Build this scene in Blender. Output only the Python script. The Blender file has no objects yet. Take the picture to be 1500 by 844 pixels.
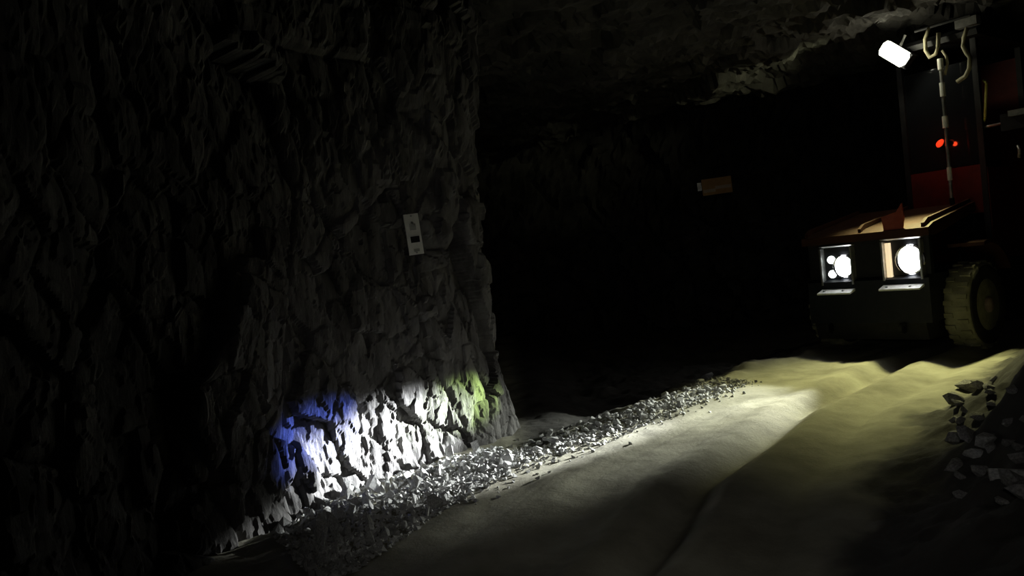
import bpy, bmesh, math, random
import numpy as np
from mathutils import Vector, Matrix
from mathutils.bvhtree import BVHTree
random.seed(7)
S = bpy.context.scene
C = S.collection
R = math.radians

# ------------------------------------------------------------------ camera
F_PX = 1167.0; ROLL = R(5.7); PITCH = R(-1.4); EYE = Vector((0, 0, 1.6))
Rp = Matrix.Rotation(PITCH, 3, 'X')
c_, s_ = math.cos(ROLL), math.sin(ROLL)
RIGHT = Rp @ Vector((c_, 0, -s_)); UP = Rp @ Vector((s_, 0, c_)); FWD = Rp @ Vector((0, 1, 0))
cam = bpy.data.objects.new('camera', bpy.data.cameras.new('camera')); C.objects.link(cam)
cam.data.sensor_width = 36; cam.data.lens = F_PX / 1500 * 36
cam.data.clip_start = 0.05; cam.data.clip_end = 200
cam.matrix_world = Matrix((( RIGHT.x, UP.x, -FWD.x, EYE.x), (RIGHT.y, UP.y, -FWD.y, EYE.y),
                           (RIGHT.z, UP.z, -FWD.z, EYE.z), (0, 0, 0, 1)))
S.camera = cam

# ------------------------------------------------------------------ world: no daylight underground
W = bpy.data.worlds.new('mine_dark'); S.world = W; W.use_nodes = True
bg = W.node_tree.nodes['Background']
bg.inputs['Color'].default_value = (1.0, 0.72, 1.0, 1); bg.inputs['Strength'].default_value = 0.0012
S.view_settings.view_transform = 'Standard'; S.view_settings.look = 'None'
S.view_settings.exposure = 0.0; S.view_settings.gamma = 1.0; S.view_settings.use_curve_mapping = False

# lamp powers (the lights themselves are made with the lamps of the vehicle, below)
P_HOT, P_LOW, P_SPILL, P_BLUE, P_GREEN, P_WORK, P_ROOF, P_CAP = 62000, 2200, 75, 17000, 11000, 2100, 210, 60

# ------------------------------------------------------------------ geometry helpers
def ray(px, py):
    return RIGHT * ((px - 750) / F_PX) - UP * ((py - 422) / F_PX) + FWD
def ground_pt(px, py, z=0.0):
    d = ray(px, py); return EYE + d * ((z - EYE.z) / d.z)
def depth_pt(px, py, y):
    d = ray(px, py); return EYE + d * (y / d.y)

def floor_hit(px, py):
    d = ray(px, py)
    for k in range(200, 1400):
        t = k * 0.012; q = EYE + d * t
        if q.z <= fh_fast(q.x, q.y): return q
    return ground_pt(px, py)
def tag(o, label=None, cat=None, group=None, kind=None):
    if label: o['label'] = label
    if cat: o['category'] = cat
    if group: o['group'] = group
    if kind: o['kind'] = kind
    return o
def link(name, me, mat=None, parent=None):
    o = bpy.data.objects.new(name, me); C.objects.link(o)
    if mat is not None and not me.materials: me.materials.append(mat)
    if parent is not None: o.parent = parent
    return o
def bm_obj(name, bm, mat, parent=None, smooth=False, bevel=0):
    if bevel:
        bmesh.ops.bevel(bm, geom=[e for e in bm.edges if len(e.link_faces) == 2 and e.calc_face_angle(0) > 0.5],
                        offset=bevel, segments=2, affect='EDGES', profile=0.6)
    bmesh.ops.recalc_face_normals(bm, faces=bm.faces)
    me = bpy.data.meshes.new(name); bm.to_mesh(me); bm.free()
    if smooth:
        for p in me.polygons: p.use_smooth = True
    return link(name, me, mat, parent)
def prism(pts, h0, h1, axis='Z', bm=None):
    """polygon pts (2-D) extruded between h0 and h1 along axis"""
    bm = bm or bmesh.new()
    def mk(p, h):
        return {'Z': (p[0], p[1], h), 'X': (h, p[0], p[1]), 'Y': (p[0], h, p[1])}[axis]
    a = [bm.verts.new(mk(p, h0)) for p in pts]; b = [bm.verts.new(mk(p, h1)) for p in pts]
    n = len(pts)
    bm.faces.new(a); bm.faces.new(b[::-1])
    for i in range(n): bm.faces.new((a[i], a[(i + 1) % n], b[(i + 1) % n], b[i]))
    return bm
def box(x0, x1, y0, y1, z0, z1, bm=None):
    return prism([(x0, y0), (x1, y0), (x1, y1), (x0, y1)], z0, z1, 'Z', bm)
def tube(pts, r, seg=10, bm=None, cap=True):
    bm = bm or bmesh.new(); pts = [Vector(p) for p in pts]; rings = []
    rs = r if isinstance(r, (list, tuple)) else [r] * len(pts)
    up = Vector((0.31, 0.17, 0.93))
    for i, p in enumerate(pts):
        t = (pts[min(i + 1, len(pts) - 1)] - pts[max(i - 1, 0)]).normalized()
        a = t.cross(up)
        if a.length < 0.1: a = t.cross(Vector((1, 0, 0)))
        a.normalize(); b = t.cross(a).normalized(); up = b.cross(t) if False else up
        rings.append([bm.verts.new(p + (a * math.cos(k * 2 * math.pi / seg) + b * math.sin(k * 2 * math.pi / seg)) * rs[i]) for k in range(seg)])
    for i in range(len(rings) - 1):
        for k in range(seg):
            bm.faces.new((rings[i][k], rings[i][(k + 1) % seg], rings[i + 1][(k + 1) % seg], rings[i + 1][k]))
    if cap: bm.faces.new(rings[0][::-1]); bm.faces.new(rings[-1])
    return bm
def lathe(prof, seg=32, axis='X', centre=(0, 0, 0), bm=None):
    """prof: list of (radius, along) revolved round axis"""
    bm = bm or bmesh.new(); cx, cy, cz = centre; rings = []
    for r, t in prof:
        ring = []
        for k in range(seg):
            a = 2 * math.pi * k / seg; u, v = r * math.cos(a), r * math.sin(a)
            co = {'X': (cx + t, cy + u, cz + v), 'Y': (cx + u, cy + t, cz + v), 'Z': (cx + u, cy + v, cz + t)}[axis]
            ring.append(bm.verts.new(co))
        rings.append(ring)
    for i in range(len(rings) - 1):
        for k in range(seg):
            bm.faces.new((rings[i][k], rings[i][(k + 1) % seg], rings[i + 1][(k + 1) % seg], rings[i + 1][k]))
    if prof[0][0] > 1e-4: bm.faces.new(rings[0][::-1])
    if prof[-1][0] > 1e-4: bm.faces.new(rings[-1])
    bmesh.ops.remove_doubles(bm, verts=bm.verts, dist=1e-5)
    return bm
def arc(p0, p1, p2, n=9):
    p0, p1, p2 = Vector(p0), Vector(p1), Vector(p2)
    return [(p0 * (1 - t) ** 2 + p1 * 2 * t * (1 - t) + p2 * t * t) for t in (i / (n - 1) for i in range(n))]

# vectorised noise -------------------------------------------------
def _h(ix, iy, iz, k):
    n = (ix.astype(np.int64) * 374761393 + iy.astype(np.int64) * 668265263 + iz.astype(np.int64) * 2147483647 + k * 1274126177) & 0xffffffff
    n = ((n ^ (n >> 13)) * 1274126177) & 0xffffffff
    n = ((n ^ (n >> 15)) * 2246822519) & 0xffffffff
    return ((n ^ (n >> 16)) & 0xffff) / 65535.0
def vnoise(x, y, z, k=0):
    ix, iy, iz = np.floor(x), np.floor(y), np.floor(z)
    fx, fy, fz = x - ix, y - iy, z - iz
    sx, sy, sz = [f * f * f * (f * (f * 6 - 15) + 10) for f in (fx, fy, fz)]
    out = 0
    for dx in (0, 1):
        wx = sx if dx else 1 - sx
        for dy in (0, 1):
            wy = sy if dy else 1 - sy
            for dz in (0, 1):
                wz = sz if dz else 1 - sz
                out = out + wx * wy * wz * _h(ix + dx, iy + dy, iz + dz, k)
    return out * 2 - 1
def fbm(x, y, z, oct=4, k=0, gain=0.5):
    o, a, f = 0, 1.0, 1.0
    for i in range(oct):
        o = o + a * vnoise(x * f + 17.3 * i, y * f - 9.1 * i, z * f + 4.7 * i, k + i); a *= gain; f *= 2.03
    return o
def cells(x, y, z, k=0):
    """worley: (distance to border-ish F2-F1, tilt-plane height of nearest cell) -> broken facets"""
    ix, iy, iz = np.floor(x), np.floor(y), np.floor(z)
    f1 = np.full(x.shape, 9.0); f2 = np.full(x.shape, 9.0); ht = np.zeros(x.shape)
    for dx in (-1, 0, 1):
        for dy in (-1, 0, 1):
            for dz in (-1, 0, 1):
                jx, jy, jz = ix + dx, iy + dy, iz + dz
                px, py, pz = jx + _h(jx, jy, jz, k), jy + _h(jx, jy, jz, k + 1), jz + _h(jx, jy, jz, k + 2)
                ex, ey, ez = x - px, y - py, z - pz
                d = np.sqrt(ex * ex + ey * ey + ez * ez)
                h = (_h(jx, jy, jz, k + 3) * 2 - 1) + 1.1 * ((_h(jx, jy, jz, k + 4) * 2 - 1) * ex + (_h(jx, jy, jz, k + 5) * 2 - 1) * ey + (_h(jx, jy, jz, k + 6) * 2 - 1) * ez)
                near = d < f1
                f2 = np.where(near, f1, np.minimum(f2, d)); ht = np.where(near, h, ht); f1 = np.where(near, d, f1)
    return f2 - f1, ht
def sstep(a, b, x):
    t = np.clip((x - a) / (b - a), 0, 1); return t * t * (3 - 2 * t)
def grid_mesh(name, X, Y, Z, mat, smooth=True):
    n, m = X.shape
    co = np.stack([X, Y, Z], -1).reshape(-1, 3)
    idx = np.arange(n * m).reshape(n, m)
    q = np.stack([idx[:-1, :-1], idx[1:, :-1], idx[1:, 1:], idx[:-1, 1:]], -1).reshape(-1, 4)
    me = bpy.data.meshes.new(name)
    me.vertices.add(len(co)); me.vertices.foreach_set('co', co.ravel())
    me.loops.add(q.size); me.loops.foreach_set('vertex_index', q.ravel().astype(np.int32))
    me.polygons.add(len(q)); me.polygons.foreach_set('loop_start', np.arange(0, q.size, 4, dtype=np.int32))
    me.polygons.foreach_set('loop_total', np.full(len(q), 4, dtype=np.int32))
    me.polygons.foreach_set('use_smooth', np.full(len(q), smooth))
    me.update(calc_edges=True); me.validate()
    return link(name, me, mat)

# ------------------------------------------------------------------ materials
def mat(name, c1, c2=None, rough=0.85, metal=0.0, scale=6.0, detail=6, bump=0.0, bump_scale=None, emit=None, strength=0, ramp=(0.35, 0.68), spec=0.3, stretch=(1, 1, 1), c3=None):
    m = bpy.data.materials.new(name); m.use_nodes = True; N = m.node_tree.nodes; L = m.node_tree.links
    b = N['Principled BSDF']; b.inputs['Roughness'].default_value = rough; b.inputs['Metallic'].default_value = metal
    b.inputs['Specular IOR Level'].default_value = spec
    tc = N.new('ShaderNodeTexCoord'); mp = N.new('ShaderNodeMapping'); L.new(tc.outputs['Object'], mp.inputs['Vector'])
    mp.inputs['Scale'].default_value = stretch
    nz = N.new('ShaderNodeTexNoise'); nz.inputs['Scale'].default_value = scale; nz.inputs['Detail'].default_value = detail
    nz.inputs['Roughness'].default_value = 0.62; L.new(mp.outputs['Vector'], nz.inputs['Vector'])
    cr = N.new('ShaderNodeValToRGB'); e = cr.color_ramp.elements
    e[0].position, e[1].position = ramp
    e[0].color = (*c1, 1); e[1].color = (*(c2 or c1), 1)
    if c3:
        k = cr.color_ramp.elements.new(min(0.98, ramp[1] + 0.12)); k.color = (*c3, 1)
    L.new(nz.outputs['Fac'], cr.inputs['Fac']); L.new(cr.outputs['Color'], b.inputs['Base Color'])
    if bump:
        n2 = N.new('ShaderNodeTexNoise'); n2.inputs['Scale'].default_value = bump_scale or scale * 4; n2.inputs['Detail'].default_value = 8
        n2.inputs['Roughness'].default_value = 0.7
        L.new(mp.outputs['Vector'], n2.inputs['Vector'])
        bp = N.new('ShaderNodeBump'); bp.inputs['Strength'].default_value = bump; bp.inputs['Distance'].default_value = 0.03
        L.new(n2.outputs['Fac'], bp.inputs['Height']); L.new(bp.outputs['Normal'], b.inputs['Normal'])
    if emit:
        b.inputs['Emission Color'].default_value = (*emit, 1); b.inputs['Emission Strength'].default_value = strength
    return m
M = dict(
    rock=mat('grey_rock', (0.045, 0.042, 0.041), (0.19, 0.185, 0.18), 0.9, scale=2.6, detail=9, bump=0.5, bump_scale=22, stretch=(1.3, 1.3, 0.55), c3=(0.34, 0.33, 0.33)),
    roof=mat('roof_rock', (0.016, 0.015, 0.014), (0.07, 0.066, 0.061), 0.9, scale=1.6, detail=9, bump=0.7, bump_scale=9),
    road=mat('dusty_road', (0.17, 0.16, 0.12), (0.33, 0.32, 0.25), 0.95, scale=1.4, detail=8, bump=0.35, bump_scale=30),
    shaded_ground=mat('dark_shaded_ground', (0.022, 0.021, 0.02), (0.07, 0.066, 0.06), 0.9, scale=3, detail=8, bump=0.6, bump_scale=18),  # floor tone darkened for the ground the beams miss
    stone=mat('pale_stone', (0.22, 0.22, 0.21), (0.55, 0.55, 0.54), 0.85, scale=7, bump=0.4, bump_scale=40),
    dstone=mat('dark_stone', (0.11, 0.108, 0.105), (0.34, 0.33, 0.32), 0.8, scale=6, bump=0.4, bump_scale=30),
    orange=mat('worn_orange_paint', (0.034, 0.010, 0.0035), (0.055, 0.018, 0.006), 0.7, scale=5, bump=0.15, c3=(0.05, 0.034, 0.024)),
    red=mat('red_paint', (0.075, 0.005, 0.004), (0.13, 0.011, 0.006), 0.6, scale=4, bump=0.1),
    pink=mat('faded_red_paint', (0.22, 0.035, 0.022), (0.30, 0.07, 0.05), 0.6, scale=9, bump=0.1),
    dark=mat('black_steel', (0.006, 0.006, 0.007), (0.016, 0.016, 0.018), 0.55, scale=8, bump=0.15),
    navy=mat('dark_blue_steel', (0.005, 0.007, 0.011), (0.012, 0.014, 0.02), 0.6, scale=6, bump=0.15),
    steel=mat('bare_steel', (0.32, 0.32, 0.31), (0.58, 0.58, 0.57), 0.38, 0.8, scale=14, bump=0.1),
    chrome=mat('chrome', (0.75, 0.75, 0.75), (0.9, 0.9, 0.9), 0.18, 1.0, scale=10),
    rubber=mat('dusty_rubber', (0.19, 0.185, 0.115), (0.34, 0.33, 0.22), 0.95, scale=6, bump=0.25, bump_scale=30),
    side=mat('black_rubber', (0.02, 0.019, 0.017), (0.05, 0.047, 0.04), 0.8, scale=6, bump=0.15),
    rust=mat('rusty_rim', (0.12, 0.045, 0.02), (0.26, 0.10, 0.05), 0.8, scale=9, bump=0.3),
    hub=mat('dusty_hub', (0.26, 0.19, 0.16), (0.40, 0.30, 0.26), 0.8, scale=12, bump=0.2),
    white=mat('white_plate', (0.78, 0.78, 0.70), (0.88, 0.87, 0.80), 0.6, scale=16),
    greymark=mat('faded_print', (0.36, 0.37, 0.32), (0.44, 0.44, 0.38), 0.7, scale=20),
    ink=mat('black_print', (0.008, 0.008, 0.008), None, 0.7),
    tape=mat('yellow_tape', (0.5, 0.48, 0.1), (0.7, 0.66, 0.2), 0.5, scale=12),
    band=mat('white_tape', (0.72, 0.72, 0.66), (0.9, 0.9, 0.84), 0.35, scale=12),
    sign=mat('orange_sign', (0.62, 0.33, 0.12), (0.72, 0.42, 0.18), 0.6, scale=8),
    signband=mat('pale_sign_band', (0.72, 0.55, 0.42), (0.8, 0.66, 0.55), 0.6, scale=8),
    amber=mat('amber_lens', (0.8, 0.55, 0.2), (0.85, 0.62, 0.3), 0.25, scale=8, spec=0.6, emit=(1.0, 0.80, 0.50), strength=0.85),
    hose=mat('hydraulic_hose', (0.30, 0.28, 0.18), (0.45, 0.42, 0.3), 0.5, scale=12),
    glass=mat('dark_glass', (0.008, 0.009, 0.011), None, 0.08, spec=0.6),
    lens=mat('lit_headlamp_lens', (0.9, 0.9, 0.9), None, 0.2, emit=(0.95, 0.97, 1.0), strength=15),
    lens2=mat('lit_side_lens', (0.9, 0.9, 0.9), None, 0.2, emit=(0.92, 1.0, 0.96), strength=2.2),
    work=mat('lit_work_lamp_lens', (0.9, 0.9, 0.8), None, 0.2, emit=(1.0, 0.98, 0.84), strength=5),
    redlens=mat('lit_red_lens', (0.8, 0.05, 0.02), None, 0.3, emit=(1.0, 0.05, 0.012), strength=0.95),
)

# ------------------------------------------------------------------ the drift floor
CL = np.array([(-0.9, -2), (-0.25, 1.0), (0.55, 3.6), (1.35, 5.4), (2.75, 7.3), (4.6, 9.35), (7.1, 11.4), (10, 13.2), (14, 15.2)])
def road_s(X, Y, both=False):
    """signed distance from the road's middle line, left positive"""
    best = np.full(X.shape, 1e9); sg = np.zeros(X.shape); al = np.zeros(X.shape); cum = 0.0
    for (ax, ay), (bx, by) in zip(CL[:-1], CL[1:]):
        dx, dy = bx - ax, by - ay; L2 = dx * dx + dy * dy
        t = np.clip(((X - ax) * dx + (Y - ay) * dy) / L2, 0, 1)
        ex, ey = X - ax - t * dx, Y - ay - t * dy
        d = np.hypot(ex, ey); near = d < best
        sg = np.where(near, np.where(dx * ey - dy * ex >= 0, d, -d), sg); best = np.minimum(best, d)
        al = np.where(near, cum + t * math.sqrt(L2), al); cum += math.sqrt(L2)
    return (sg, al) if both else sg
def floor_h(X, Y):
    s, al = road_s(X, Y, True)
    z = 0.010 * fbm(X * 0.5, Y * 0.5, X * 0 + 3.1, 2, 11) + 0.004 * fbm(X * 6, Y * 6, X * 0, 3, 21)
    z = z + 0.010 * fbm(s * 3.2, al * 0.35, X * 0 + 9, 4, 25) + 0.006 * fbm(s * 11, al * 0.6, X * 0 + 19, 3, 27)         # long drag marks left by tyres
    wob = 0.10 * vnoise(X * 0.6, Y * 0.6, X * 0, 31)
    for off, dep, wd in ((0.25, 0.09, 0.13), (0.95, 0.015, 0.16), (-0.42, 0.035, 0.15)):
        q = (s - off + wob) / wd
        z = z - dep * np.exp(-q * q) + dep * 0.32 * np.exp(-((np.abs(q) - 2.0) ** 2))
    edge = 0.16 * vnoise(X * 1.3, Y * 1.3, X * 0 + 7, 41)
    past = sstep(0.2, 0.9, X)                                          # beyond the pillar's nose
    z = z + past * 0.07 * np.exp(-((s - 1.78 + edge) / 0.2) ** 2) * (0.6 + 0.5 * vnoise(X * 4, Y * 4, X * 0, 47))
    z = z - past * 0.14 * sstep(1.95, 2.6, s) + (1 - past) * 0.03 * sstep(1.45, 2.3, s)
    rs = -s + edge * 1.4
    z = z + (0.62 + 0.22 * fbm(X * 0.9, Y * 0.9, X * 0 + 2, 3, 51)) * sstep(0.70, 2.1, rs)
    rough = np.maximum(sstep(1.6, 2.0, s), sstep(0.7, 1.1, -s))
    z = z + rough * (0.4 + 0.6 * np.maximum(past, s < 0)) * (0.05 * fbm(X * 3, Y * 3, X * 0 + 1, 5, 61, 0.6))
    return z
nx = np.concatenate([np.arange(-9, -2.5, 0.16), np.arange(-2.5, 6.5, 0.030), np.arange(6.5, 17, 0.10)])
ny = np.concatenate([np.arange(-3, 2.6, 0.16), np.arange(2.6, 12, 0.032), np.arange(12, 24, 0.14)])
FX, FY = np.meshgrid(nx, ny, indexing='ij')
FZ = floor_h(FX, FY)
floor = tag(grid_mesh('floor', FX, FY, FZ, M['road']), kind='structure')
# pale dusty carriageway in the middle, darker ground either side: the beams' cut-off put into the colour
fs = road_s(FX, FY); fe = 0.16 * vnoise(FX * 1.3, FY * 1.3, FX * 0 + 7, 41) + 0.07 * fbm(FX * 4, FY * 4, FX * 0, 4, 71)
mk = np.maximum(sstep(-0.05, 0.12, fs - 1.95 + fe) * sstep(-0.25, 0.1, FX), sstep(-0.08, 0.16, -fs - 0.74 + fe * 1.2))
at = floor.data.attributes.new('shaded_ground', 'FLOAT', 'POINT'); at.data.foreach_set('value', mk.ravel().astype(np.float32))
nt = M['road'].node_tree; N_, L_ = nt.nodes, nt.links
old = next(l for l in nt.links if l.to_socket.name == 'Base Color'); src = old.from_socket
an = N_.new('ShaderNodeAttribute'); an.attribute_name = 'shaded_ground'
nz_ = N_.new('ShaderNodeTexNoise'); nz_.inputs['Scale'].default_value = 3.0; nz_.inputs['Detail'].default_value = 8
tc_ = N_.new('ShaderNodeTexCoord'); L_.new(tc_.outputs['Object'], nz_.inputs['Vector'])
cr_ = N_.new('ShaderNodeValToRGB'); cr_.color_ramp.elements[0].color = (0.022, 0.021, 0.02, 1); cr_.color_ramp.elements[1].color = (0.075, 0.07, 0.062, 1)  # darkened floor colour, shade painted in outside the beams
L_.new(nz_.outputs['Fac'], cr_.inputs['Fac'])
mx_ = N_.new('ShaderNodeMix'); mx_.data_type = 'RGBA'
L_.new(an.outputs['Fac'], mx_.inputs[0]); L_.new(src, mx_.inputs[6]); L_.new(cr_.outputs['Color'], mx_.inputs[7])
L_.new(mx_.outputs[2], N_['Principled BSDF'].inputs['Base Color'])
def fh_fast(x, y):
    i = min(len(nx) - 2, max(0, int(np.searchsorted(nx, x)) - 1)); j = min(len(ny) - 2, max(0, int(np.searchsorted(ny, y)) - 1)); return float(FZ[i, j])
def fh(x, y): return float(floor_h(np.array([float(x)]), np.array([float(y)]))[0])

# ------------------------------------------------------------------ rock walls
def rock_wall(name, path, height, du, dv, amp, seed, m, lean=0.0, u_fine=None):
    P = np.array(path, float)
    seg = np.hypot(*(P[1:] - P[:-1]).T); cum = np.concatenate([[0], np.cumsum(seg)])
    if u_fine:
        a, b, fd = u_fine; u = np.concatenate([np.arange(0, a, du), np.arange(a, b, fd), np.arange(b, cum[-1], du)])
    else: u = np.arange(0, cum[-1], du)
    us = np.linspace(0, cum[-1], 400)
    def sm(col):
        f = np.interp(us, cum, P[:, col]); k = 9; f2 = np.convolve(np.pad(f, k, 'edge'), np.ones(2 * k + 1) / (2 * k + 1), 'valid')
        return np.interp(u, us, f2)
    x, y = sm(0), sm(1)
    tx, ty = np.gradient(x, u), np.gradient(y, u); n = np.hypot(tx, ty); tx, ty = tx / n, ty / n
    v = np.concatenate([np.arange(-0.3, 2.4, dv), np.arange(2.4, height + 0.3, dv * 2.2)])
    U, V = np.meshgrid(np.arange(len(u)), v, indexing='ij')
    X0, Y0, NX, NY = x[U], y[U], ty[U], -tx[U]          # normal: to the right of the walking direction
    b1, h1 = cells(X0 * 1.5, Y0 * 1.5, V * 0.85 + X0 * 0.45, seed)
    b2, h2 = cells(X0 * 4.2 + 3, Y0 * 4.2, V * 2.6 + X0 * 0.9, seed + 9)
    b3, h3 = cells(X0 * 12 + 1, Y0 * 12, V * 6.5, seed + 23)
    calm = 0.8 * np.exp(-((X0 + 1.0) ** 2 + (Y0 - 6.65) ** 2) / 1.0) * (1 - sstep(0.9, 2.0, V)) if seed == 100 else 0 * V
    h1, h2 = h1 * (1 - 1.2 * calm), h2 * (1 - 0.6 * calm)
    d = amp * (0.60 * h1 + 0.24 * h2 + 0.07 * h3 + 0.5 * (1 - calm) * fbm(X0 * .6, Y0 * .6, V * .5, 3, seed + 40) + 0.06 * fbm(X0 * 9, Y0 * 9, V * 5, 4, seed + 50))
    d = d - amp * 0.25 * (1 - 0.7 * calm) * np.exp(-b1 * 16) - amp * 0.10 * np.exp(-b2 * 12)
    d = d + lean * np.maximum(0, V - 0.8) + 0.14 * np.exp(-np.maximum(V, 0) / 0.35)
    return tag(grid_mesh(name, X0 + NX * d, Y0 + NY * d, V + 0 * d, m, smooth=False), kind='structure')
WL = [(-3.2, -3), (-2.9, 1), (-2.55, 3.2), (-2.2, 4.5), (-1.75, 5.5), (-1.18, 6.45), (-0.58, 7.13), (-0.22, 7.62), (-0.45, 8.4), (-1.3, 9.8), (-3, 12), (-7, 15)]
wall_left = rock_wall('wall_left', WL, 5.4, 0.05, 0.018, 0.17, 100, M['rock'], lean=0.025, u_fine=(6.4, 12.2, 0.018))
WB = [(-8, 14.5), (-3, 18.2), (2, 19.4), (5.5, 18.0), (8.5, 16.6), (12, 17.4), (17, 20)]
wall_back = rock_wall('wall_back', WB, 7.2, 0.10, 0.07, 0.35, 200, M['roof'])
WR = [(18, 15.5), (12, 11.2), (9, 8.6), (6.8, 6.0), (5.2, 3.0), (4.4, 0), (4.0, -3)]
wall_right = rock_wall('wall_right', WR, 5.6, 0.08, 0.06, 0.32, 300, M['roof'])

# ceiling: hangs low over the road, steps up beyond the brow into the cross-cut
cxs, cys = np.arange(-9, 18, 0.07), np.arange(-3, 24, 0.07)
CX, CY = np.meshgrid(cxs, cys, indexing='ij')
BA, BB = np.array((0.2, 18.7)), np.array((7.6, 11.9))
bt = (BB - BA) / np.linalg.norm(BB - BA); bn = np.array((-bt[1], bt[0]))
bn = bn if bn[1] > 0 else -bn
bd = (CX - BA[0]) * bn[0] + (CY - BA[1]) * bn[1] + 0.35 * fbm(CX * .8, CY * .8, CX * 0, 3, 81) + 0.10 * fbm(CX * 4, CY * 4, CX * 0, 3, 83)
cb, ch = cells(CX * 1.1, CY * 1.1, CX * 0 + 0.3, 90); cb2, ch2 = cells(CX * 3.3, CY * 3.3, CX * 0 + 5.3, 95)
CZ = 4.38 + 0.10 * ch + 0.05 * ch2 + 0.10 * fbm(CX * .5, CY * .5, CX * 0, 3, 97) + 0.03 * fbm(CX * 6, CY * 6, CX * 0, 3, 98)
CZ = CZ - 0.10 * np.exp(-((bd + 0.5) / 0.5) ** 2) + 1.9 * sstep(-0.05, 0.45, bd)
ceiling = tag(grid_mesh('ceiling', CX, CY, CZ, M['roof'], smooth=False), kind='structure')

dg = bpy.context.evaluated_depsgraph_get()
def bvh(o):
    me = o.data
    return BVHTree.FromPolygons([v.co for v in me.vertices], [tuple(p.vertices) for p in me.polygons])
bvh_left = bvh(wall_left); bvh_back = bvh(wall_back)

# ------------------------------------------------------------------ mining vehicle
VO = Vector((4.63, 10.42, 0)); VA = R(-53.13)
vehicle = bpy.data.objects.new('mining_vehicle', None); C.objects.link(vehicle)
vehicle.location = VO; vehicle.rotation_euler = (0, 0, VA)
tag(vehicle, 'red and orange mining vehicle with lit headlamps driving down the dirt road', 'vehicle')
VM = Matrix.Translation(VO) @ Matrix.Rotation(VA, 4, 'Z'); VI = VM.inverted()
def vp(px, py, b):
    """point in the vehicle's own axes: on the plane b metres behind its front face"""
    o = VI @ EYE; d = VI.to_3x3() @ ray(px, py); return o + d * ((b - o.y) / d.y)
V = vehicle
# front frame
bm = prism([(0.0, 0.42), (0.0, 0.98), (0.10, 1.02), (0.55, 1.02), (0.55, 0.42)], -0.86, 0.80, 'X')
bm_obj('front_frame', bm, M['navy'], V, bevel=0.015)
bm_obj('skid_plate', prism([(0.06, 0.20), (0.0, 0.42), (0.5, 0.42), (0.5, 0.20)], -0.80, 0.72, 'X'), M['dark'], V, bevel=0.01)
for x in (-0.55, 0.45):
    bm_obj('tow_eye', lathe([(0.035, -0.02), (0.07, -0.02), (0.07, 0.02), (0.035, 0.02), (0.035, -0.02)], 16, 'X', (x, -0.05, 0.36)), M['dark'], V)
bm_obj('chassis', box(-0.62, 0.62, 0.5, 5.2, 0.42, 0.95), M['dark'], V, bevel=0.02)
# headlamps: boxes let into the frame under the hood
def headlamp(x, z, w, h, rx, rz, rr, side):
    hs = bm_obj('headlamp', box(x - w / 2 - .02, x + w / 2 + .02, 0.13, 0.24, z - h / 2 - .02, z + h / 2 + .02), M['dark'], V)
    for q in (-1, 1):
        bm_obj('cheek_plate', box(x + q * (w / 2 + .012) - .012, x + q * (w / 2 + .012) + .012, -0.01, 0.14, z - h / 2, z + h / 2), M['steel'], hs)
    bm_obj('bottom_ledge', prism([(0.15, z - h / 2), (-0.13, z - h / 2 - .10), (-0.13, z - h / 2 - .12), (0.15, z - h / 2 - .05)], x - w / 2 - .03, x + w / 2 + .03, 'X'), M['band'], hs)
    bm_obj('top_ledge', prism([(0.02, z + h / 2 + .012), (0.15, z + h / 2 + .012), (0.15, z + h / 2 + .05), (0.0, z + h / 2 + .03)], x - w / 2 - .03, x + w / 2 + .03, 'X'), M['steel'], hs)
    bm_obj('reflector', lathe([(rr * 0.5, 0.13), (rr * 1.12, 0.04), (rr * 1.2, 0.04), (rr * 1.2, 0.13)], 28, 'Y', (rx, 0, rz)), M['chrome'], hs, True)
    bm = lathe([(0.001, 0.022), (rr * .55, 0.026), (rr * .9, 0.04), (rr, 0.055), (rr, 0.09), (0.001, 0.09)], 28, 'Y', (0, 0, 0))
    bmesh.ops.scale(bm, vec=(1, 1, 1.22), verts=bm.verts); bmesh.ops.translate(bm, vec=(rx, 0, rz), verts=bm.verts)
    bm_obj('lens', bm, M['lens'], hs, True)
    for q in (-.4, .25):
        bm_obj('bolt', lathe([(0.018, -0.10), (0.018, -0.02)], 6, 'Y', (x + q * w, 0.02, z - h / 2 - .085)), M['steel'], hs)
    return hs
zl = 1.205
hl_r = headlamp(-0.41, zl - .015, 0.42, 0.50, -0.335, zl - .02, 0.125, -1)
hl_l = headlamp(0.48, zl + .01, 0.46, 0.50, 0.565, zl + .01, 0.155, 1)
for dz in (0.085, -0.085):
    bm_obj('marker_lens', lathe([(0.001, 0.02), (0.04, 0.03), (0.055, 0.06), (0.055, 0.1)], 16, 'Y', (-0.515, 0, zl - .02 + dz * 1.15)), M['lens2'], hl_r, True)
bm_obj('indicator', box(0.265, 0.32, 0.03, 0.12, zl - .20, zl + .24), M['amber'], hl_l, bevel=0.012)
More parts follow.
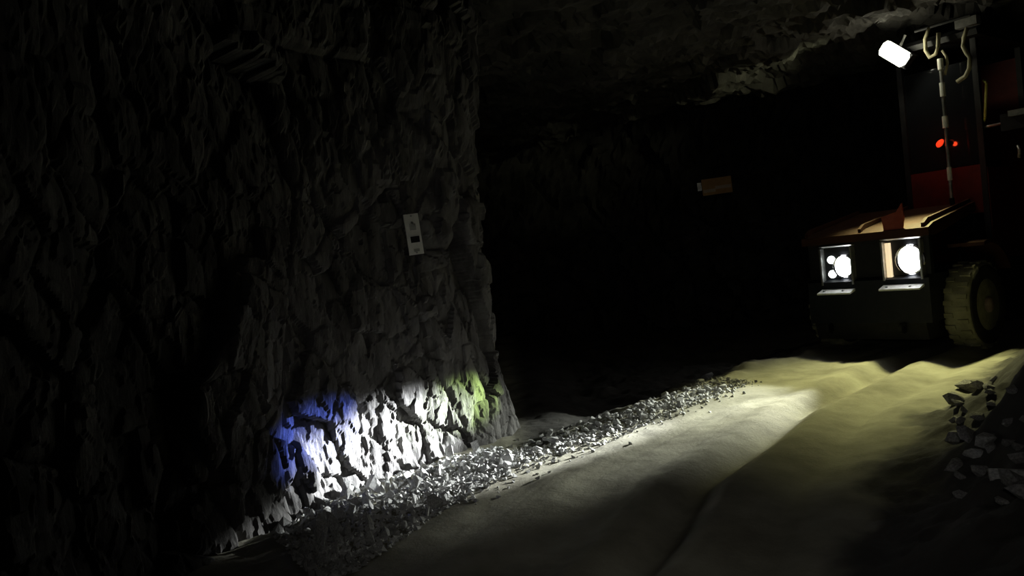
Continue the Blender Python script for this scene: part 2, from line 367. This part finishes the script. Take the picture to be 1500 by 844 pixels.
# hood: sloping orange top plate and ribs
bm_obj('hood', prism([(-0.03, 1.50), (-0.03, 1.60), (0.12, 1.66), (1.45, 1.90), (1.45, 1.78), (0.14, 1.50)], -0.88, 0.86, 'X'), M['orange'], V, bevel=0.012)
bm_obj('hood_front', prism([(0.08, 1.02), (0.08, 1.50), (0.16, 1.50), (0.16, 1.02)], -0.86, 0.80, 'X'), M['dark'], V)
bm_obj('engine_cover', box(-0.84, -0.02, 0.16, 3.2, 1.0, 1.62), M['red'], V, bevel=0.02)
for x in (-0.04, 0.78, -0.82):
    bm_obj('hood_rib', prism([(0.0, 1.61), (0.14, 1.672), (1.40, 1.898), (1.40, 1.935), (0.10, 1.72), (0.0, 1.66)], x - .02, x + .02, 'X'), M['orange'], V)
bm_obj('flag_bracket', prism([(0.30, 1.56), (0.52, 1.56), (0.56, 1.74), (0.545, 1.93), (0.47, 1.83), (0.27, 1.78)], -0.01, 0.02, 'Y'), M['pink'], V, bevel=0.004)
# fender over the visible wheel
def fender(x0, x1, yc):
    pts = []
    for r, sgn in ((0.66, 1), (0.70, -1)):
        a = [R(t) for t in range(104, 24, -8)]
        a = a if sgn == 1 else a[::-1]
        pts += [(yc - r * math.cos(math.pi - t) * 1.0, 0.55 + r * math.sin(t) * 1.18) for t in a]
    return prism(pts, x0, x1, 'X')
for x0, x1 in ((0.74, 1.18), (-1.18, -0.74)):
    for yc in (0.86, 3.9):
        bm_obj('fender', fender(x0, x1, yc), M['orange'], V)
# wheels
def wheel(x, y, sgn):
    prof = [(0.33, -.17), (0.47, -.175), (0.525, -.155), (0.545, -.10), (0.55, 0), (0.545, .10), (0.525, .155), (0.47, .175), (0.33, .17)]
    w = bm_obj('wheel', lathe([(0.30, -.14)] + [p for p in prof if abs(p[1]) < 2 and p[0] < .5 and p[1] < 0][:2] + [(0.50, -.168), (0.50, .168)] + [p for p in prof if p[0] < .5 and p[1] > 0] + [(0.30, .14), (0.30, -.14)], 40, 'X', (x, y, 0.55)), M['side'], V, True)
    bm_obj('tread', lathe([(0.49, -.165), (0.525, -.155), (0.545, -.10), (0.55, 0), (0.545, .10), (0.525, .155), (0.49, .165)], 40, 'X', (x, y, 0.55)), M['rubber'], w, True)
    bm = bmesh.new()
    for k in range(22):
        for sd in (-1, 1):
            a = 2 * math.pi * (k + (0.5 if sd > 0 else 0)) / 22
            b2 = bmesh.ops.create_cube(bm, size=1)['verts']
            bmesh.ops.scale(bm, vec=(0.12, 0.055, 0.03), verts=b2)
            bmesh.ops.translate(bm, vec=(sd * .085, 0, 0.548), verts=b2)
            bmesh.ops.rotate(bm, cent=(0, 0, 0), matrix=Matrix.Rotation(a, 3, 'X'), verts=b2)
            bmesh.ops.translate(bm, vec=(x, y, 0.55), verts=b2)
    bm_obj('lug', bm, M['rubber'], w).__setitem__('kind', 'stuff')
    o = sgn
    rim = bm_obj('rim', lathe([(0.33, o * .16), (0.31, o * .165), (0.29, o * .10), (0.16, o * .07), (0.13, o * .13), (0.001, o * .13)], 32, 'X', (x, y, 0.55)), M['rust'], w, True)
    bm_obj('hub', lathe([(0.10, o * .11), (0.10, o * .19), (0.075, o * .21), (0.001, o * .215)], 20, 'X', (x, y, 0.55)), M['hub'], rim, True)
    for k in range(8):
        a = 2 * math.pi * k / 8
        bm_obj('wheel_nut', lathe([(0.02, o * .07), (0.02, o * .125), (0.001, o * .125)], 6, 'X', (x, y + .21 * math.cos(a), 0.55 + .21 * math.sin(a))), M['rust'], rim)
    return w
for x, y, sg in ((0.93, 0.86, 1), (-0.93, 0.86, -1), (0.93, 3.9, 1), (-0.93, 3.9, -1)):
    wheel(x, y, sg)
# cab on the machine's left side
bm_obj('cab_front', box(0.02, 1.02, 1.30, 1.36, 1.72, 2.35), M['red'], V, bevel=0.01)
bm_obj('cab_side', prism([(1.30, 1.15), (1.30, 2.30), (2.1, 2.30), (2.1, 1.15)], 1.00, 1.05, 'X'), M['red'], V)
bm_obj('cab_rear', box(0.02, 1.02, 2.72, 2.78, 1.0, 3.85), M['red'], V)
bm_obj('cab_inner_panel', box(-0.02, 0.03, 1.30, 2.75, 1.0, 3.60), M['red'], V)
bm_obj('cab_floor', box(0.02, 1.02, 1.30, 2.75, 1.0, 1.06), M['dark'], V)
for x, y in ((0.02, 1.32), (1.00, 1.32), (1.00, 2.72), (0.02, 2.72)):
    bm_obj('cab_post', box(x - .035, x + .035, y - .035, y + .035, 1.1, 4.0), M['dark'], V, bevel=0.008)
bm_obj('windscreen', box(0.06, 0.97, 1.325, 1.335, 2.36, 3.72), M['glass'], V)
bm_obj('canopy', prism([(1.10, 3.98), (1.08, 4.05), (1.18, 4.12), (2.95, 4.12), (2.95, 3.98)], -0.10, 1.14, 'X'), M['dark'], V, bevel=0.015)
seat = bm_obj('operator_seat', prism([(1.75, 1.55), (1.75, 1.68), (2.2, 1.66), (2.34, 2.45), (2.46, 2.43), (2.36, 1.55)], 0.28, 0.76, 'X'), M['dark'], V, bevel=0.03)
bm_obj('seat_base', box(0.36, 0.68, 1.85, 2.25, 1.06, 1.55), M['dark'], seat)
bm_obj('steering_column', tube([(0.52, 1.42, 1.7), (0.52, 1.62, 2.1)], 0.03), M['dark'], V)
sw = bm_obj('steering_wheel', tube([(0.52 + .19 * math.cos(t * .5236), 1.62 + .09 * math.sin(t * .5236), 2.1 + .165 * math.sin(t * .5236)) for t in range(13)], 0.014), M['dark'], V)
# lamp mast with white reflective bands
p0, p1 = vp(1377, 86, 1.0), vp(1394, 290, 1.0)
mast = bm_obj('mast', tube([p0, p1], 0.022), M['steel'], V)
for ya, yb, r in ((86, 102, .036), (121, 141, .034), (170, 187, .036), (245, 264, .03)):
    f = lambda y: p0.lerp(p1, (y - 86) / 204)
    bm_obj('reflective_band', tube([f(ya), f(yb)], r, 12), M['band'], mast)
bm_obj('mast_foot', tube([p1, p1 - Vector((0, -0.05, 0.32))], 0.03), M['dark'], mast)
# hoses looped below the canopy
g = lambda l, b: [vp(x, y, b) for x, y in l]
bm_obj('hose', tube(g([(1361, 40), (1355, 58), (1356, 74), (1362, 84), (1370, 80), (1374, 68), (1375, 48)], 1.0), 0.026), M['hose'], V, True)
bm_obj('hose', tube(g([(1417, 40), (1412, 56), (1411, 68), (1416, 78), (1421, 84), (1420, 100), (1414, 112), (1402, 120)], 1.0), 0.028), M['hose'], V, True)
bm_obj('hose', tube(g([(1380, 74), (1386, 82), (1388, 92), (1384, 110)], 1.03), 0.018), M['hose'], V, True)
a0 = vp(1415, 32, 1.02)
bm_obj('canopy_lug', box(a0.x - .13, a0.x + .13, 1.0, 1.12, a0.z - .06, a0.z + .05), M['steel'], V, bevel=0.01)
zb = vp(1361, 40, 1.0).z
for x in (0.46, 1.10): bm_obj('hose_bar_arm', tube([(x, 1.2, zb + .03), (x, 1.0, zb)], 0.018), M['dark'], V)
bm_obj('hose_bar', tube([(0.42, 1.0, zb), (1.12, 1.0, zb)], 0.02), M['dark'], V)
# grab rail with yellow tape, mirror, side grille lamp
q0, q1 = vp(1445, 122, 1.30), vp(1443, 172, 1.30)
rail = bm_obj('grab_rail', tube([q0 + Vector((-.06, .08, .06)), q0, q1, q1 + Vector((-.06, .08, -.06))], 0.016), M['tape'], V)
m0 = vp(1488, 170, 1.20)
mir = bm_obj('side_mirror', box(m0.x - .17, m0.x + .17, 1.17, 1.24, m0.z - .16, m0.z + .05), M['dark'], V, bevel=0.02)
bm_obj('mirror_hood', box(m0.x - .05, m0.x + .19, 1.10, 1.24, m0.z + .0, m0.z + .07), M['steel'], mir, bevel=0.01)
bm_obj('mirror_arm', tube([(1.03, 1.34, m0.z - .05), (m0.x - .10, 1.26, m0.z - .05)], 0.018), M['steel'], mir)
n0 = vp(1492, 222, 1.3)
bm_obj('door_handle', tube([n0 + Vector((0, 0, .07)), n0 + Vector((0.02, -.03, .03)), n0 + Vector((0.02, -.03, -.03)), n0 + Vector((0, 0, -.07))], 0.018), M['steel'], V)
# small red warning lamp
r0 = vp(1377, 210, 1.18)
wl = bm_obj('warning_lamp', lathe([(0.03, 0.02), (0.045, 0.02), (0.045, 0.14), (0.03, 0.14)], 16, 'Y', (r0.x, r0.y - .02, r0.z)), M['dark'], V)
bm = lathe([(0.001, -0.03), (0.035, -0.02), (0.05, 0.02)], 16, 'Y', (0, 0, 0)); bmesh.ops.scale(bm, vec=(1.25, 1, .8), verts=bm.verts)
bmesh.ops.rotate(bm, cent=(0, 0, 0), matrix=Matrix.Rotation(R(-45), 3, 'Y'), verts=bm.verts); bmesh.ops.translate(bm, vec=(r0.x, r0.y - .02, r0.z), verts=bm.verts)
bm_obj('red_lens', bm, M['redlens'], wl, True)
# work lamp under the canopy's front edge
w0 = vp(1310, 79, 0.92)
lampb = bmesh.new(); box(-.215, .215, 0.03, .16, -.10, .10, lampb)
bmesh.ops.rotate(lampb, cent=(0, 0, 0), matrix=Matrix.Rotation(R(42), 3, 'Y'), verts=lampb.verts)
bmesh.ops.translate(lampb, vec=w0, verts=lampb.verts)
wk = bm_obj('work_lamp', lampb, M['dark'], V, bevel=0.02)
lb = prism([(-.20, -.05), (-.17, -.095), (.17, -.095), (.20, -.05), (.20, .05), (.17, .095), (-.17, .095), (-.20, .05)], -0.02, 0.035, 'Y')
bmesh.ops.rotate(lb, cent=(0, 0, 0), matrix=Matrix.Rotation(R(42), 3, 'Y'), verts=lb.verts); bmesh.ops.translate(lb, vec=w0, verts=lb.verts)
bm_obj('work_lamp_lens', lb, M['work'], wk, bevel=0.01)
bm_obj('lamp_bracket', tube([w0 + Vector((0, .1, .0)), w0 + Vector((0.05, .12, .14)), w0 + Vector((0.09, .16, .24))], 0.02), M['steel'], wk)

# ---- the light the lamps give
def spot(name, loc_v, target, power, color, half, blend, radius=0.06, parent=V):
    l = bpy.data.lights.new(name, 'SPOT'); l.energy = power; l.color = color; l.spot_size = R(half * 2); l.spot_blend = blend
    l.shadow_soft_size = radius
    o = bpy.data.objects.new(name, l); C.objects.link(o); o.parent = parent; o.location = loc_v
    d = (VI.to_3x3() @ (Vector(target) - VM @ Vector(loc_v))).normalized()
    o.rotation_euler = d.to_track_quat('-Z', 'Y').to_euler(); return o
HL = Vector((0.565, -0.06, zl)); HR = Vector((-0.355, -0.06, zl))
def lw(px, py): return bvh_left.ray_cast(EYE, ray(px, py).normalized())[0]
def beam(az, el):
    a, e = R(az), R(el); return VM @ HL + 7 * Vector((-math.cos(a) * math.cos(e), -math.sin(a) * math.cos(e), math.sin(e)))
spot('headlamp_beam', HL, beam(30.4, -7.5), P_HOT, (0.93, 0.97, 1.0), 3.5, 1.0)
spot('headlamp_low_beam', HL, beam(28.5, -16.5), P_LOW, (0.93, 0.98, 0.88), 12.5, 0.95)
spot('headlamp_long_beam', HL, beam(35.0, -11.4), P_LOW * 5.2, (0.95, 0.98, 0.97), 4.4, 0.9)
spot('headlamp_near_beam', HL, beam(40.5, -17.0), 2600, (0.95, 0.98, 0.86), 9.5, 1.0)
spot('headlamp_spill', HL, lw(700, 520), P_SPILL, (1.0, 0.96, 0.92), 8, 1.0)
spot('headlamp_blue_fringe', HL, beam(32.6, -5.2), P_BLUE, (0.13, 0.21, 1.0), 2.2, 1.0, 0.05)
spot('headlamp_green_fringe', HL, beam(27.6, -7.2), P_GREEN, (0.68, 1.0, 0.28), 2.7, 1.0, 0.05)
spot('work_lamp_beam', w0 + Vector((0, -.06, -.02)), (4.2, 8.6, 0.0), P_WORK, (0.97, 0.95, 0.42), 29, 0.95, 0.12)
spot('work_lamp_roof_spill', w0 + Vector((-.05, -.06, .03)), (3.4, 15.3, 4.6), P_ROOF, (0.92, 0.95, 0.56), 20, 1.0, 0.12)
def glow(name, loc, power, color, rad):
    l = bpy.data.lights.new(name, 'POINT'); l.energy = power; l.color = color; l.shadow_soft_size = rad
    o = bpy.data.objects.new(name, l); C.objects.link(o); o.parent = V; o.location = loc
glow('work_lamp_bulb', w0 + Vector((0.16, -.16, -.06)), 10, (1.0, 0.97, 0.70), 0.04)
glow('warning_lamp_bulb', r0 + Vector((0, -.14, 0)), 0.8, (1.0, 0.06, 0.015), 0.03)
# cap lamp of whoever took the picture
cl = bpy.data.lights.new('cap_lamp', 'SPOT'); cl.energy = P_CAP; cl.color = (1.0, 0.97, 0.9); cl.spot_size = R(64); cl.spot_blend = 1.0; cl.shadow_soft_size = 0.03
clo = bpy.data.objects.new('cap_lamp', cl); C.objects.link(clo); clo.location = (0.02, -0.12, 1.78)
clo.rotation_euler = Vector((0.16, 1, -0.19)).to_track_quat('-Z', 'Y').to_euler()

# ------------------------------------------------------------------ signs
def on_wall(tree, px, py):
    h = tree.ray_cast(EYE, ray(px, py).normalized()); return h[0], h[1]
p, n = on_wall(bvh_left, 597, 346)
pl = bpy.data.objects.new('marking_plate', None); C.objects.link(pl)
nh = Vector((0.45, -0.89, 0.02)).normalized()
zx = Vector((0, 0, 1)); xa = zx.cross(nh).normalized()      # xa: to the viewer's right
MT = Matrix.Translation(p + nh * 0.16) @ Matrix((( xa.x, -nh.x, 0, 0), (xa.y, -nh.y, 0, 0), (xa.z, -nh.z, 1, 0), (0, 0, 0, 1))) @ Matrix.Rotation(R(-3.5), 4, 'Y')
pl.matrix_world = MT
tag(pl, 'narrow white marking plate with a black rectangle hung on the rock pillar', 'sign')
bm_obj('plate', box(-.066, .066, 0, .012, -.175, .175), M['white'], pl, bevel=0.004)
bm_obj('black_mark', box(-.035, .045, -.004, .004, -.072, -.018), M['ink'], pl)
bm_obj('grey_mark', box(-.028, .028, -.003, .004, .035, .09), M['greymark'], pl)
bm_obj('grey_mark', box(-.02, .03, -.003, .004, -.15, -.125), M['greymark'], pl)
for z in (.158, -.158): bm_obj('screw', lathe([(0.008, -.006), (0.008, 0.002)], 8, 'Y', (0, 0, z)), M['steel'], pl)
bm_obj('standoff', tube([(0, 0.0, 0.1), (0, 0.12, 0.1)], 0.012), M['steel'], pl)

p, n = on_wall(bvh_back, 1050, 271)
sg = bpy.data.objects.new('hanging_sign', None); C.objects.link(sg)
sg.location = p - ray(1050, 271).normalized() * 0.45; sg.rotation_euler = (0, R(-1.5), R(-14))
tag(sg, 'small orange sign with a pale band on the far dark wall', 'sign')
bm_obj('board', box(-.32, .32, 0, .03, -.20, .16), M['sign'], sg, bevel=0.006)
bm_obj('pale_band', box(-.30, -.04, -.006, .004, -.14, -.07), M['signband'], sg)
bm_obj('pale_band', box(-.04, .30, -.006, .004, -.09, -.02), M['signband'], sg)
bm_obj('bracket', box(-.42, -.33, -.02, .04, -.08, .10), M['steel'], sg)
bm_obj('strut', tube([(0, .02, .1), (0, .62, .1)], 0.02), M['steel'], sg)

# ------------------------------------------------------------------ loose stones
def stone_mesh(name, seed, m, flat=0.75, n=15):
    rnd = random.Random(seed); bm = bmesh.new()
    for _ in range(n):
        v = Vector((rnd.gauss(0, 1), rnd.gauss(0, 1), rnd.gauss(0, 1))).normalized() * rnd.uniform(.78, 1.05)
        bm.verts.new((v.x, v.y * .8, v.z * flat))
    r = bmesh.ops.convex_hull(bm, input=bm.verts)
    bmesh.ops.delete(bm, geom=[v for v in bm.verts if not v.link_faces], context='VERTS')
    bmesh.ops.recalc_face_normals(bm, faces=bm.faces)
    me = bpy.data.meshes.new(name); bm.to_mesh(me); bm.free(); me.materials.append(m); return me
pale = [stone_mesh('stone', i, M['stone']) for i in range(8)]
darkm = [stone_mesh('stone', 40 + i, M['dstone']) for i in range(8)]
slabs = [stone_mesh('slab', 80 + i, M['stone'], flat=1.0, n=11) for i in range(8)]
taken = []
def free(x, y, rad):
    for (a, b, c) in taken:
        if (a - x) ** 2 + (b - y) ** 2 < (rad + c) ** 2: return False
    taken.append((x, y, rad)); return True
def put(name, me, x, y, size, label, cat, group, sc=(1, 1, 1), sink=0.35, z=None, rot=None):
    o = bpy.data.objects.new(name, me); C.objects.link(o)
    o.rotation_euler = rot or (random.uniform(-.5, .5), random.uniform(-.5, .5), random.uniform(0, 6.28))
    o.scale = (size * sc[0], size * sc[1], size * sc[2])
    zz = fh(x, y) if z is None else z
    o.location = (x, y, zz + size * sc[2] * (0.75 - sink)); return tag(o, label, cat, group)
# strip along the road's left edge
LE = [ground_pt(*q) for q in ((640, 735), (700, 705), (745, 682), (860, 645), (960, 610), (1040, 578), (1085, 560))]
cum = [0]
for a, b in zip(LE[:-1], LE[1:]): cum.append(cum[-1] + (b - a).length)
def along(t):
    d = t * cum[-1]
    for i in range(len(LE) - 1):
        if d <= cum[i + 1]: return LE[i].lerp(LE[i + 1], (d - cum[i]) / (cum[i + 1] - cum[i])), (LE[i + 1] - LE[i]).normalized()
    return LE[-1], (LE[-1] - LE[-2]).normalized()
for i in range(520):
    q, t = along(random.random()); off = abs(random.gauss(0, 0.22)) - 0.05
    x, y = q.x - t.y * off, q.y + t.x * off
    sz = random.choice((.022, .03, .036, .045, .06))
    if not free(x, y, sz * .95): continue
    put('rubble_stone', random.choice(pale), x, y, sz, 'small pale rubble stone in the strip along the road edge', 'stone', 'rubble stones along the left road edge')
# broken slabs at the foot of the rock pillar
SU = [(390, 775), (450, 745), (520, 720), (590, 695), (660, 672), (735, 655)]      # along the wall
SL = [(470, 860), (520, 835), (580, 795), (635, 758), (690, 722), (748, 690)]      # along the road
def scree_pt(rnd, w0=0.0, w1=1.0):
    k = rnd.random() * 4.999; i, f = int(k), k % 1; w = w0 + (w1 - w0) * rnd.random()
    u = [SU[i][j] * (1 - f) + SU[i + 1][j] * f for j in (0, 1)]; l = [SL[i][j] * (1 - f) + SL[i + 1][j] * f for j in (0, 1)]
    q = floor_hit(u[0] * (1 - w) + l[0] * w, u[1] * (1 - w) + l[1] * w); return q.x, q.y
for i in range(420):
    x, y = scree_pt(random, 0.0, 0.95)
    s = random.choice((.03, .04, .05, .065, .085))
    if not free(x, y, s * .62): continue
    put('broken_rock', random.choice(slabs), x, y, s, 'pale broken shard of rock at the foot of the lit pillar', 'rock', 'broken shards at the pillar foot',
        (0.85, 0.65, random.uniform(.7, 1.5)), 0.3, rot=(random.uniform(-.35, .35), random.uniform(-.35, .2), random.uniform(0, 6.28)))
# heap of dark rock on the right shoulder
for i in range(260):
    px, py = random.uniform(1395, 1520), random.uniform(560, 740)
    q = floor_hit(px, py); sz = random.choice((.05, .07, .09, .12))
    if not free(q.x, q.y, sz * 1.15): continue
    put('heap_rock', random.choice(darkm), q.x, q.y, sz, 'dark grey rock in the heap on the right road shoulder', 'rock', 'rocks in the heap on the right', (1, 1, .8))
for (px, py, s, lab) in ((1448, 656, .10, 'pale grey rock with a bright face, lowest in the right hand heap'),
                         (1428, 676, .07, 'small pale rock beside the brightest rock of the right hand heap'),
                         (1475, 700, .10, 'flat pale rock at the lower right end of the heap'),
                         (1430, 612, .05, 'small bright stone at the top of the right hand heap')):
    q = floor_hit(px, py); put('heap_rock', random.choice(pale), q.x, q.y, s, lab, 'rock', None, (1.2, .8, .7))
q = ground_pt(1035, 541); put('round_stone', pale[2], q.x, q.y, .09, 'single pale stone lying on dark ground beyond the road edge', 'stone', None)

# fine gravel nobody could count: one mesh
def gravel(name, n, spread, label, m, sizes):
    vs, fsx = [], []
    rnd = random.Random(5)
    tet = [Vector((1, 1, 1)), Vector((-1, -1, 1)), Vector((-1, 1, -1)), Vector((1, -1, -1))]
    for i in range(n):
        x, y = spread(rnd); s = rnd.choice(sizes); z = fh_fast(x, y)
        rot = Matrix.Rotation(rnd.uniform(0, 6.28), 3, 'Z') @ Matrix.Rotation(rnd.uniform(0, 6.28), 3, 'X'); k = len(vs)
        for t in tet:
            w = rot @ Vector((t.x * s, t.y * s * rnd.uniform(.6, 1.2), t.z * s)); vs.append((x + w.x, y + w.y, z + w.z + s * .3))
        fsx += [(k, k + 1, k + 2), (k, k + 3, k + 1), (k, k + 2, k + 3), (k + 1, k + 3, k + 2)]
    me = bpy.data.meshes.new(name); me.from_pydata(vs, [], fsx); me.materials.append(m)
    return tag(link(name, me), label, 'gravel', kind='stuff')
def sp_left(r):
    q, t = along(r.random()); off = r.gauss(0.08, 0.17); return q.x - t.y * off, q.y + t.x * off
def sp_foot(r): return scree_pt(r, 0.0, 1.03)
gravel('gravel', 2600, sp_left, 'fine pale gravel strewn along the left road edge', M['stone'], (.006, .009, .012, .016))
gravel('pillar_gravel', 3200, sp_foot, 'fine pale gravel at the foot of the lit rock pillar', M['stone'], (.006, .009, .013, .018))
